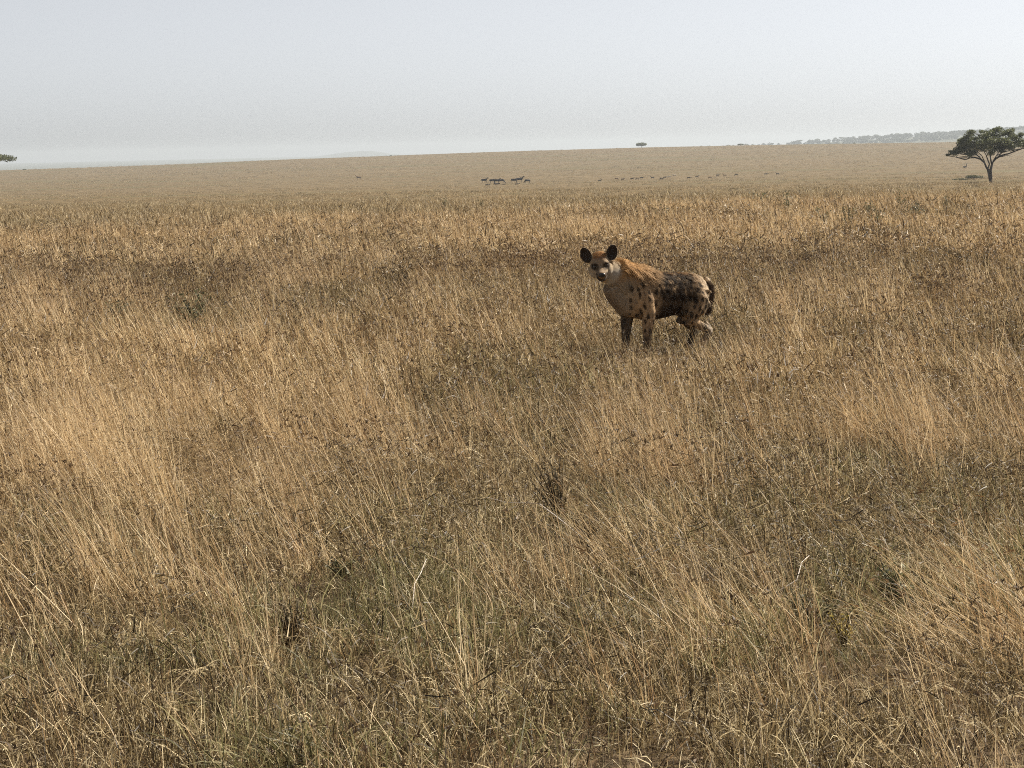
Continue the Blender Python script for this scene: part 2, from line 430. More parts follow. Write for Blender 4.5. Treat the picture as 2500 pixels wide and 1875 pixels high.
# middle, 16-37 m
scatter('thatch_mid', 16, 37, 17, (.7, 1.3), None, lambda x, y: golden(x, y) * .75 + .05, any_rot=True)
scatter('fluff_mid', 16, 37, 14, (.6, 1.2), lambda x, y: 1 - .6 * patch(x, y, 65, 1.1, .53, .68), golden, rz=.6)
scatter('green_mid', 16, 37, 4, (.7, 1.3), lambda x, y: patch(x, y, 43, 2.2, .50, .66), lambda x, y: golden(x, y) * .4, any_rot=True)
scatter('straw_mid', 16, 37, 11, (.6, 1.1), lambda x, y: tall_mask(x, y) * (1 - .45 * smooth(23, 27, y) * (1 - smooth(34, 38, y))), lambda x, y: golden(x, y) + .15)
scatter('dark_mid', 16, 37, 12, (.75, 1.15), lambda x, y: (.25 + .75 * smooth(23, 26, y)) * np.maximum(patch(x, y, 53, 2.0, .42, .6), .15), lambda x, y: golden(x, y) * .5)
# far belt up to the crest and over it
scatter('thatch_far', 36, 112, 4.2, (.7, 1.2), None, lambda x, y: golden(x, y) * .8, any_rot=True)
edge = lambda x, y: 1 - smooth(-4, 5, y - (60 + 34 * x / y + 9 * (fbm(x / 7, y / 7, 71) - .5)))      # where the tall sward ends, before the crest
scatter('straw_far', 36, 84, 3.2, (.6, 1.0), lambda x, y: (.4 + .6 * patch(x, y, 35, 4, .4, .6)) * edge(x, y), golden)
scatter('fluff_far', 36, 84, 3.6, (.7, 1.15), lambda x, y: edge(x, y), golden)
scatter('dark_far', 36, 56, .7, (.7, 1.1), lambda x, y: patch(x, y, 55, 4, .45, .62), lambda x, y: golden(x, y) * .5)
# sparse coarse tussocks on the short far plain
coin = lambda x, y: np.where(RNG.random(len(x)) < .5, .02, .8)
scatter('thatch_far', 100, 350, .14, (.6, 1.25), lambda x, y: .25 + .75 * patch(x * .4, y, 57, 14, .45, .62), coin, any_rot=True, margin=6)
scatter('thatch_far', 350, 1000, .045, (.7, 1.5), lambda x, y: .3 + .7 * patch(x * .3, y, 58, 40, .45, .62), coin, any_rot=True, margin=8)
scatter('thatch_far', 1000, 1760, .016, (1.2, 2.6), lambda x, y: .3 + .7 * patch(x * .3, y, 59, 60, .45, .62), coin, any_rot=True, margin=8)
# the long pale swept tussocks of the foreground
for (px, py, n, h) in ((2490, 1500, 5, .95), (2500, 1590, 6, .95), (2450, 1660, 4, .9), (1870, 1610, 5, .85), (1690, 1350, 4, .85), (1500, 1390, 3, .8), (2490, 1010, 5, .95), (2470, 960, 4, .95), (2080, 1080, 3, .85)):
    q = hit(px, py)
    for k in range(n):
        PTS.append(np.array([[q[0] + random.gauss(0, .16), q[1] + random.gauss(0, .22), random.choice(KIND['swept']), random.gauss(0, .22), random.gauss(0, .06), random.uniform(.65, 1.0), h]]))

P = np.concatenate(PTS)
me = bpy.data.meshes.new('grass')
me.vertices.add(len(P))
me.vertices.foreach_set('co', np.stack([P[:, 0], P[:, 1], terrain(P[:, 0], P[:, 1]) - .005], 1).astype(np.float32).ravel())
for nm, dt, arr in (('idx', 'INT', P[:, 2].astype(np.int32)), ('scl', 'FLOAT', P[:, 5].astype(np.float32)), ('hue', 'FLOAT', P[:, 6].astype(np.float32))):
    a = me.attributes.new(nm, dt, 'POINT'); a.data.foreach_set('value', arr)
a = me.attributes.new('rot', 'FLOAT_VECTOR', 'POINT')
a.data.foreach_set('vector', np.stack([P[:, 4], P[:, 4][::-1], P[:, 3]], 1).astype(np.float32).ravel())
grass = link('grass', me)
tag(grass, 'wind swept dry golden and brown savanna grass covering the near plain', 'grass', kind='stuff')
ng = bpy.data.node_groups.new('grass_field', 'GeometryNodeTree')
ng.interface.new_socket('Geometry', in_out='INPUT', socket_type='NodeSocketGeometry')
ng.interface.new_socket('Geometry', in_out='OUTPUT', socket_type='NodeSocketGeometry')
GN = ng.nodes.new
gi = GN('NodeGroupInput'); go = GN('NodeGroupOutput'); iop = GN('GeometryNodeInstanceOnPoints'); ci = GN('GeometryNodeCollectionInfo')
ci.inputs['Collection'].default_value = LIB; ci.inputs['Separate Children'].default_value = True; ci.inputs['Reset Children'].default_value = True
def na(nm, dt):
    n = GN('GeometryNodeInputNamedAttribute'); n.data_type = dt; n.inputs['Name'].default_value = nm; return n.outputs['Attribute']
L = ng.links.new
L(gi.outputs[0], iop.inputs['Points']); L(ci.outputs[0], iop.inputs['Instance']); iop.inputs['Pick Instance'].default_value = True
L(na('idx', 'INT'), iop.inputs['Instance Index'])
er = GN('FunctionNodeEulerToRotation'); L(na('rot', 'FLOAT_VECTOR'), er.inputs[0]); L(er.outputs[0], iop.inputs['Rotation'])
L(na('scl', 'FLOAT'), iop.inputs['Scale']); L(iop.outputs[0], go.inputs[0])
md = grass.modifiers.new('field', 'NODES'); md.node_group = ng
print('grass instances', len(P))

# ------------------------------------------------------------------ solids joined by voxel remesh (animals, trunks)
def loft(path, radii, seg=14):
    """closed tube through path; radii: r or (a horizontal, b vertical)"""
    path = [np.array(p, float) for p in path]
    n = len(path); V = []
    for i, p in enumerate(path):
        t = path[min(i + 1, n - 1)] - path[max(i - 1, 0)]; t /= np.linalg.norm(t)
        up = np.array([0, 0, 1.0]) if abs(t[2]) < .9 else np.array([1.0, 0, 0])
        s = np.cross(t, up); s /= np.linalg.norm(s); q = np.cross(s, t)
        r = radii[i]; a, b = (r, r) if np.isscalar(r) else r
        for k in range(seg):
            w = 2 * PI * k / seg
            V.append(p + s * a * math.cos(w) + q * b * math.sin(w))
    F = []
    for i in range(n - 1):
        for k in range(seg):
            k2 = (k + 1) % seg
            F.append((i * seg + k, i * seg + k2, (i + 1) * seg + k2, (i + 1) * seg + k))
    V.append(path[0]); V.append(path[-1]); c0, c1 = len(V) - 2, len(V) - 1
    for k in range(seg):
        k2 = (k + 1) % seg
        F.append((c0, k2, k)); F.append((c1, (n - 1) * seg + k, (n - 1) * seg + k2))
    return V, F

def ball(c, r, M3=None, seg=16, rings=10):
    V = []; F = []
    r = (r, r, r) if np.isscalar(r) else r
    for i in range(rings + 1):
        th = PI * i / rings
        for k in range(seg):
            w = 2 * PI * k / seg
            v = np.array([math.sin(th) * math.cos(w) * r[0], math.sin(th) * math.sin(w) * r[1], math.cos(th) * r[2]])
            if M3 is not None: v = M3 @ v
            V.append(np.array(c) + v)
    for i in range(rings):
        for k in range(seg):
            k2 = (k + 1) % seg
            F.append((i * seg + k, (i + 1) * seg + k, (i + 1) * seg + k2, i * seg + k2))
    return V, F

def join(parts):
    V = []; F = []
    for v, f in parts:
        o = len(V); V += [tuple(map(float, p)) for p in v]; F += [tuple(i + o for i in q) for q in f]
    return V, F

def solid(name, parts, voxel, it=4, fac=.5):
    V, F = join(parts)
    me = bpy.data.meshes.new('tmp'); me.from_pydata(V, [], F)
    import bmesh
    bm = bmesh.new(); bm.from_mesh(me); bmesh.ops.remove_doubles(bm, verts=bm.verts, dist=1e-5)
    bmesh.ops.recalc_face_normals(bm, faces=bm.faces); bm.to_mesh(me); bm.free()
    o = bpy.data.objects.new('tmp', me); COL.objects.link(o)
    m = o.modifiers.new('r', 'REMESH'); m.mode = 'VOXEL'; m.voxel_size = voxel
    if it:
        s = o.modifiers.new('s', 'SMOOTH'); s.iterations = it; s.factor = fac
    dg = bpy.context.evaluated_depsgraph_get()
    out = bpy.data.meshes.new_from_object(o.evaluated_get(dg)); out.name = name
    bpy.data.objects.remove(o); bpy.data.meshes.remove(me)
    out.polygons.foreach_set('use_smooth', np.full(len(out.polygons), True)); out.update()
    return out

def coat_mat(name, rough=.75, transl=0.0):
    m, nt, N = new_mat(name)
    a = N('ShaderNodeAttribute'); a.attribute_name = 'coat'
    p = N('ShaderNodeBsdfPrincipled'); p.inputs['Roughness'].default_value = rough; p.inputs['Specular IOR Level'].default_value = .04
    nt.links.new(a.outputs['Color'], p.inputs['Base Color'])
    o = N('ShaderNodeOutputMaterial'); out = p.outputs[0]
    if transl:
        t = N('ShaderNodeBsdfTranslucent'); nt.links.new(a.outputs['Color'], t.inputs['Color'])
        ms = N('ShaderNodeMixShader'); ms.inputs[0].default_value = transl
        nt.links.new(p.outputs[0], ms.inputs[1]); nt.links.new(t.outputs[0], ms.inputs[2]); out = ms.outputs[0]
    nt.links.new(out, o.inputs[0])
    return m

# ------------------------------------------------------------------ the hyena
def hyena():
    # frame: u forward, v to its left, z up
    Gp = at_dist(1620, 22.0); ang = math.radians(28)
    fw = np.array([-math.cos(ang), -math.sin(ang), 0]); lf = np.array([math.sin(ang), -math.cos(ang), 0]); up = np.array([0, 0, 1.0])
    W = lambda u, v, z: fw * u + lf * v + up * z
    S = []
    def tube(pts, rad, seg=16): S.append(loft([W(*p) for p in pts], rad, seg))
    # trunk: cross sections (half width, half height)
    prof = [(-.515, .64, .05, .06), (-.49, .63, .095, .112), (-.44, .618, .135, .150), (-.36, .615, .150, .172), (-.24, .603, .150, .195), (-.10, .590, .160, .212),
            (.05, .582, .168, .232), (.17, .585, .170, .248), (.27, .603, .160, .240), (.36, .635, .145, .205), (.44, .67, .115, .15), (.50, .70, .07, .09)]
    tube([(u, 0, z) for u, z, a, b in prof], [(a, b) for u, z, a, b in prof], 20)
    # neck rising and bending to its left, towards the camera
    tube([(.24, 0, .66), (.36, .005, .70), (.47, .015, .75), (.59, .03, .83), (.68, .045, .875)], [(.13, .19), (.125, .185), (.115, .165), (.105, .135), (.09, .105)], 18)
    tube([(.30, -.02, .47), (.43, -.03, .51), (.54, -.01, .61), (.62, .02, .71)], [.11, .112, .10, .085])
    # forelegs: far one stepping forward, near one under the shoulder
    tube([(.33, -.09, .62), (.355, -.105, .50), (.355, -.11, .40), (.37, -.105, .28), (.375, -.10, .19), (.385, -.10, .09), (.395, -.10, .045)], [.095, .088, .070, .053, .044, .038, .040])
    tube([(.375, -.10, .035), (.43, -.10, .032), (.465, -.10, .024)], [(.045, .033), (.047, .033), (.032, .022)])
    tube([(.29, .055, .70), (.27, .105, .54), (.245, .13, .41), (.265, .135, .29), (.275, .135, .19), (.275, .135, .09), (.28, .135, .045)], [.09, .095, .072, .054, .044, .038, .040])
    tube([(.265, .135, .035), (.315, .135, .032), (.35, .135, .024)], [(.045, .033), (.047, .033), (.032, .022)])
    # hind legs: haunch, stifle forward, hock pushed back
    def hind(du, v, k, h, ft):
        tube([(-.37, v * .3, .66), (-.34 + du * .6, v * .85, .53), (-.265 + du, v, .42), k], [.100, .128, .110, .072])
        tube([k, ((k[0] * .55 + h[0] * .45), v, (k[2] * .55 + h[2] * .45)), h], [.074, .050, .034])
        tube([(k[0] * .3 + h[0] * .7 - .035, v, k[2] * .3 + h[2] * .7 + .055), (h[0] - .02, v, h[2] + .012), (h[0] - .012, v, h[2] - .02)], [.018, .024, .026])
        tube([(h[0] - .005, v, h[2]), (h[0] * .5 + ft[0] * .5, v, h[2] * .5 + ft[2] * .5), ft], [.034, .031, .036])
        tube([(ft[0] - .01, v, .035), (ft[0] + .05, v, .032), (ft[0] + .085, v, .024)], [(.042, .033), (.044, .032), (.03, .022)])
    hind(0.0, .115, (-.195, .13, .350), (-.475, .125, .208), (-.375, .125, .05))
    hind(-.06, -.115, (-.29, -.13, .345), (-.44, -.125, .215), (-.39, -.125, .05))
    tube([(-.42, .085, .61), (-.395, .11, .51), (-.32, .125, .42)], [.098, .095, .085])
    # tail
    tube([(-.50, 0, .72), (-.545, .0, .70), (-.565, 0, .62), (-.555, .0, .52), (-.53, 0, .43), (-.51, 0, .36)], [.035, .032, .030, .034, .036, .012])
    # head: looks into the camera
    hc = W(.75, .05, .925)
    Fh = np.array([.0, -1, -.10]); Fh /= np.linalg.norm(Fh)
    Rh = np.array([1, 0, .085]); Rh -= Fh * (Rh @ Fh); Rh /= np.linalg.norm(Rh); Uh = np.cross(Fh, Rh) * 1
    if Uh[2] < 0: Uh = -Uh
    H = lambda r, f, h: hc + Rh * r + Fh * f + Uh * h
    B3 = np.stack([Rh, Fh, Uh], 1)
    S.append(ball(H(0, -.01, .025), (.098, .115, .095), B3))
    S.append(ball(H(0, -.06, -.02), (.105, .12, .11), B3))
    for s in (-1, 1):
        S.append(ball(H(s * .058, .01, -.045), (.062, .085, .078), B3))
        S.append(ball(H(s * .050, .085, .028), (.030, .03, .022), B3))
    S.append(loft([H(0, .03, -.02), H(0, .10, -.045), H(0, .165, -.066), H(0, .205, -.075), H(0, .222, -.078)], [(.085, .07), (.064, .055), (.052, .043), (.046, .038), (.030, .026)], 16))
    S.append(loft([H(0, .02, -.09), H(0, .09, -.105), H(0, .15, -.115), H(0, .185, -.117)], [(.075, .05), (.055, .036), (.042, .028), (.025, .018)], 14))
    # ears: cupped discs with thickness
    ear_info = []
    for s, dr, dh in ((-1, -.128, .112), (1, .124, .112)):
        c = H(dr, -.02, dh)
        ax_u = Uh * math.cos(.30) + Rh * s * math.sin(.30)
        ax_n = Fh * .95 + Rh * s * .30; ax_n /= np.linalg.norm(ax_n)
        ax_r = np.cross(ax_u, ax_n); ax_r /= np.linalg.norm(ax_r); ax_n = np.cross(ax_r, ax_u)
        nr, na_ = 6, 22; Vf = []; Vb = []
        for i in range(nr + 1):
            q = i / nr
            for k in range(na_):
                w = 2 * PI * k / na_
                ex = math.cos(w) * .059 * q * (1 - .12 * math.sin(w)); ey = math.sin(w) * .083 * q
                cup = .030 * q * q
                Vf.append(c + ax_r * ex + ax_u * ey + ax_n * (cup - .010)); Vb.append(c + ax_r * ex * 1.03 + ax_u * ey * 1.03 + ax_n * (cup - .026))
        Fq = []
        N1 = (nr + 1) * na_
        for i in range(nr):
            for k in range(na_):
                k2 = (k + 1) % na_
                a, b, c2, d = i * na_ + k, i * na_ + k2, (i + 1) * na_ + k2, (i + 1) * na_ + k
                Fq.append((a, d, c2, b)); Fq.append((N1 + a, N1 + b, N1 + c2, N1 + d))
        for k in range(na_):
            k2 = (k + 1) % na_; a, b = nr * na_ + k, nr * na_ + k2
            Fq.append((a, N1 + a, N1 + b, b))
        S.append((Vf + Vb, Fq))
        S.append(loft([H(dr * .62, -.03, dh * .30), H(dr * .92, -.025, dh * .62)], [(.05, .03), (.036, .022)], 12))
        ear_info.append((c, ax_r, ax_u, ax_n))
    body = solid('hyena_body', S, .0065, 9, .5)
    n = len(body.vertices); co = np.zeros(n * 3, np.float32); body.vertices.foreach_get('co', co); co = co.reshape(-1, 3).astype(float)
    no = np.zeros(n * 3, np.float32); body.vertices.foreach_get('normal', no); no = no.reshape(-1, 3).astype(float)
    rng = np.random.default_rng(5)
    # spots: seeds on the skin, each a small ellipse stretched along the hair
    seeds = co[rng.permutation(n)[:2600]]; keep = []
    for p in seeds:
        if all(((p - q) ** 2).sum() > .054 ** 2 for q in keep): keep.append(p)
    keep = np.array(keep); srad = rng.uniform(.017, .036, len(keep)); son = rng.random(len(keep)) * .9

    def coat(pts, nrm=None):
        u = pts @ fw; v = pts @ lf; z = pts[:, 2]
        hd = pts - hc; hr = hd @ Rh; hf = hd @ Fh; hh = hd @ Uh
        c = np.tile(np.array([.40, .27, .155]), (len(pts), 1))
        nz_ = fbm(u * 30 + v * 9, z * 22, 77)
        def put(col, a):
            nonlocal c
            a = np.clip(a, 0, 1)[:, None]; c = c * (1 - a) + np.array(col) * a
        put((.24, .16, .095), smooth(.45, .75, nz_) * .8)
        put((.46, .37, .26), smooth(-.30, -.45, u) * .7)                                   # greyish rump
        put((.31, .245, .175), smooth(.34, .50, u) * smooth(.86, .70, z) * .9)
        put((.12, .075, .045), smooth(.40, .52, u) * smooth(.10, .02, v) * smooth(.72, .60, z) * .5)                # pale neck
        put((.44, .245, .09), smooth(.14, .42, u) * smooth(.72, .84, z) * .8)               # tawny mane
        saddle = smooth(.20, .02, u) * smooth(-.40, -.22, u) * (smooth(.44, .56, z) * .9)
        put((.024, .016, .011), saddle * smooth(.27, .52, nz_ + .10))
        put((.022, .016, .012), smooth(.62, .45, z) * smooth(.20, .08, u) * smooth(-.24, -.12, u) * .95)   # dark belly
        put((.27, .145, .06), smooth(.76, .82, z) * smooth(.16, .0, u) * smooth(-.40, -.25, u) * .85 * smooth(.35, .6, fbm(u * 22, v * 22 + z * 8, 78)))
        # spots
        s = np.zeros(len(pts))
        for k in range(0, len(pts), 4000):
            d = pts[k:k + 4000, None, :] - keep[None]
            dd = np.sqrt((d[..., 0] ** 2 + d[..., 1] ** 2) * 1.5 + d[..., 2] ** 2 * .55)
            dd = dd / srad[None] + (noise(pts[k:k + 4000, 0] * 160, pts[k:k + 4000, 2] * 160, 9)[:, None] - .5) * 1.1
            dd = np.where(son[None] < .80, dd, 9)
            s[k:k + 4000] = smooth(1.32, .55, dd.min(1))
        area = smooth(.52, .42, u) * np.where(hh > -9, 1, 1)
        headz = smooth(.60, .66, u) + smooth(.24, .18, np.linalg.norm(hd, axis=1))
        put((.016, .011, .008), s * area * (1 - np.clip(headz, 0, 1)) * .90)
        legs = smooth(.34, .16, z)
        put((.05, .04, .032), legs * (.55 + .3 * nz_) * np.where(u < -.3, .6, 1.0))
        far = (v < -.03) & (z < .42); put((.045, .036, .028), far * .75)  # far side legs darkened: their shade is put into the coat colour
        hock = (u < -.44) & (z < .30) & (z > .14) & (v > 0); put((.42, .35, .27), hock * .45)  # near hock paler: rim light painted into the coat colour
        tl = (u < -.50) & (z < .70) & (np.abs(v) < .05); put((.05, .032, .022), tl * smooth(.74, .64, z))
        # head
        inh = smooth(.26, .20, np.linalg.norm(hd * 1.0, axis=1)) * (u > .5)
        put((.24, .175, .118), inh * smooth(-.14, -.06, hh))
        put((.27, .21, .142), inh * smooth(.02, .07, np.abs(hr)) * smooth(.10, .02, np.abs(hh + .02)))
        put((.20, .095, .05), inh * smooth(.055, .10, hh) * smooth(.10, .05, np.abs(hr)))
        put((.42, .22, .10), inh * smooth(.115, .14, hh) * smooth(.06, .03, np.abs(hr)))
        put((.34, .29, .23), inh * smooth(-.04, -.075, hh) * smooth(.03, .055, np.abs(hr)) * smooth(.18, .10, hf))
        put((.035, .026, .021), inh * smooth(.115, .160, hf) * smooth(-.035, -.06, hh))
        put((.034, .026, .020), inh * smooth(.07, .12, hf) * smooth(-.055, -.085, hh))
        for sx in (-1, 1):
            e = np.sqrt(((hr - sx * .057) / 1.0) ** 2 + (hh - .003) ** 2)
            put((.035, .026, .020), inh * smooth(.044, .028, e) * (hf > .02))
            put((.10, .075, .05), inh * smooth(.020, .008, np.abs(hr - sx * .036)) * smooth(.03, -.0, hh) * smooth(-.06, -.03, hh) * (hf > .05) * .6)
        for (c0, ar, au, an) in ear_info:
            d = pts - c0; q = np.sqrt((d @ ar / .062) ** 2 + (d @ au / .086) ** 2); dn = d @ an
            ine = (q < 1.12) & (np.abs(dn) < .05) & (hh > .035)
            put((.07, .045, .033), ine * 1.0)
            if nrm is not None:
                front = (nrm @ an) > .15
                put((.040, .030, .024), (ine & front) * smooth(1.0, .88, q))
                put((.30, .23, .15), ine * smooth(.86, 1.0, q) * .8)
        return c
    cc = coat(co, no)
    a = body.attributes.new('coat', 'FLOAT_COLOR', 'POINT')
    a.data.foreach_set('color', np.concatenate([cc, np.ones((n, 1))], 1).astype(np.float32).ravel())
    root = empty('spotted_hyena', Gp)
    tag(root, 'spotted hyena with round dark ears standing in the grass and staring at the camera', 'hyena')
    body.materials.append(coat_mat('hyena_skin'))
    link('body', body, root)
    # fur: short lying hair all over, a longer mane along neck and back
    tri = np.array([p.vertices[:] for p in body.polygons if len(p.vertices) == 4])
    A = np.linalg.norm(np.cross(co[tri[:, 2]] - co[tri[:, 0]], co[tri[:, 3]] - co[tri[:, 1]]), axis=1)
    ns = 60000
    pick = rng.choice(len(tri), ns, p=A / A.sum())
    w = rng.random((ns, 4)); w /= w.sum(1, keepdims=True)
    p = (co[tri[pick]] * w[..., None]).sum(1); nr_ = (no[tri[pick]] * w[..., None]).sum(1); nr_ /= np.linalg.norm(nr_, axis=1, keepdims=True)
    u = p @ fw; z = p[:, 2]; hd = p - hc; hl = np.linalg.norm(hd, axis=1); hf = hd @ Fh; hh = hd @ Uh
    flow = -fw[None] * .75 + np.array([0, 0, -.62])[None] + rng.normal(0, .20, (ns, 3))
    cl = np.stack([noise(p[:, 0] * 34, p[:, 2] * 34 + p[:, 1] * 20, 90 + q_) - .5 for q_ in range(3)], 1)
    flow = flow + cl * 1.5
    flow = np.where((hl < .22)[:, None], hd / np.maximum(hl, .01)[:, None] - Fh[None] * .9 + rng.normal(0, .2, (ns, 3)), flow)
    flow -= nr_ * (flow * nr_).sum(1, keepdims=True); flow /= np.maximum(np.linalg.norm(flow, axis=1, keepdims=True), 1e-6)
    top = smooth(.0, .7, nr_[:, 2])
    Ln = .017 + .012 * smooth(-.5, .2, u) * smooth(.45, .7, z)
    mane = smooth(.02, .25, u) * smooth(.60, .50, u * .0 + np.abs(u - .36)) * top * smooth(.70, .80, z)
    Ln = Ln + .045 * mane + .030 * top * smooth(-.48, -.3, u) * smooth(.70, .78, z)
    Ln = np.where(z < .30, .012, Ln)
    ishead = (hl < .20) | ((hl < .27) & (hf > .05)); ear = (hh > .05) & (np.abs(hd @ Rh) > .062) & (hl < .30)
    Ln = np.where(ishead, .007, Ln); Ln = np.where(ishead & (hf < -.03), .022, Ln)
    tailm = (u < -.515) & (z < .68); Ln = np.where(tailm, .045, Ln)
    crown = ishead & (hh > .085) & (np.abs(hd @ Rh) < .06); Ln = np.where(crown, .035, Ln)
    keepm = ~ear & ~((hf > .16) & (hl < .3)); 
    p, nr_, flow, Ln, top, mane = p[keepm], nr_[keepm], flow[keepm], Ln[keepm], top[keepm], mane[keepm]; ns = len(p)
    Ln = Ln * rng.uniform(.6, 1.3, ns)
    lift = (.22 + .55 * mane + .25 * top)[:, None]
    d1 = flow + nr_ * lift; d1 /= np.linalg.norm(d1, axis=1, keepdims=True)
    d2 = flow + nr_ * lift * .3 + np.array([0, 0, -.25]); d2 /= np.linalg.norm(d2, axis=1, keepdims=True)
    sd = np.cross(d1, nr_); sd /= np.maximum(np.linalg.norm(sd, axis=1, keepdims=True), 1e-6)
    wd = (rng.uniform(.0016, .0034, ns))[:, None]
    b0 = p - nr_ * .002; b1 = b0 + d1 * (Ln * .55)[:, None]; b2 = b1 + d2 * (Ln * .45)[:, None]
    V = np.stack([b0 - sd * wd, b0 + sd * wd, b1 - sd * wd * .8, b1 + sd * wd * .8, b2 - sd * wd * .15, b2 + sd * wd * .15], 1).reshape(-1, 3)
    k = np.arange(ns)[:, None] * 6
    Q = np.concatenate([k + np.array([[0, 1, 3, 2]]), k + np.array([[2, 3, 5, 4]])], 0)
    fc = coat((b1 + b2) * .5) * rng.uniform(.8, 1.2, (ns, 1))
    fc = fc * (1 - .35 * mane[:, None]) + np.array([.52, .31, .13]) * .35 * mane[:, None]
    fcol = np.repeat(np.concatenate([np.clip(fc, 0, 1), np.ones((ns, 1))], 1), 6, 0)
    fm = mesh_quads('hyena_fur', V, Q, {'coat': ('FLOAT_COLOR', fcol)}, [coat_mat('hyena_hair', .6, .25)])
    link('fur', fm, root)
    em = plain_mat('eye_gloss', (.02, .012, .008), .12, .6, 0, .2)
    for s in (-1, 1):
        V, Fq = ball(H(s * .056, .088, .005), .018)
        m2 = bpy.data.meshes.new('hyena_eye'); m2.from_pydata([tuple(q) for q in V], [], Fq); m2.materials.append(em)
        m2.polygons.foreach_set('use_smooth', np.full(len(m2.polygons), True)); link('eye', m2, root)
    V, Fq = ball(H(0, .222, -.066), (.034, .016, .023), B3)
    m2 = bpy.data.meshes.new('hyena_nose'); m2.from_pydata([tuple(q) for q in V], [], Fq); m2.materials.append(plain_mat('nose_skin', (.018, .015, .014), .35, .5, 0, .2))
    m2.polygons.foreach_set('use_smooth', np.full(len(m2.polygons), True)); link('nose', m2, root)
    print('hyena verts', n)
hyena()

# ------------------------------------------------------------------ leaves
LEAF = blade_mat('acacia_leaf', [(0, (.03, .04, .018)), (1, (.11, .12, .05))], [(0, (.040, .048, .020)), (.5, (.09, .10, .042)), (1, (.19, .20, .085))], .42, .5)
HERB = blade_mat('herb_leaf', [(0, (.03, .04, .018)), (1, (.11, .12, .05))], [(0, (.034, .040, .020)), (.5, (.085, .088, .042)), (1, (.19, .18, .09))], .3, .6)
HERBDRY = blade_mat('withered_leaf', [(0, (.03, .04, .018)), (1, (.11, .12, .05))], [(0, (.040, .027, .015)), (.5, (.105, .072, .036)), (1, (.26, .19, .095))], .3, .6)
HERBYEL = blade_mat('yellow_leaf', [(0, (.03, .04, .018)), (1, (.11, .12, .05))], [(0, (.12, .10, .03)), (.5, (.32, .25, .06)), (1, (.55, .42, .12))], .35, .5)
BARK = plain_mat('acacia_bark', (.055, .045, .04), .9, .1, 0, .5, 5)
STEM = plain_mat('herb_stem', (.075, .06, .035), .8, .1, 0, .3, 20)

def leaf_quads(P, size, rng, aspect=.55):
    n = len(P)
    a = rng.normal(0, 1, (n, 3)); a /= np.linalg.norm(a, axis=1, keepdims=True)
    b = np.cross(a, rng.normal(0, 1, (n, 3))); b /= np.linalg.norm(b, axis=1, keepdims=True)
    s = (size * rng.uniform(.6, 1.35, n))[:, None]
    V = np.stack([P - a * s * .5, P + b * s * aspect * .5, P + a * s * .5, P - b * s * aspect * .5], 1).reshape(-1, 3)
    Q = np.arange(n * 4).reshape(-1, 4)
    return V, Q, np.repeat(rng.random(n), 4)

def tubes_mesh(name, limbs, mat, seg=7):
    parts = [loft(p, r, seg) for p, r in limbs]
    V, F = join(parts); me = bpy.data.meshes.new(name); me.from_pydata(V, [], F); me.materials.append(mat)
    me.polygons.foreach_set('use_smooth', np.full(len(me.polygons), True)); me.update()
    return me

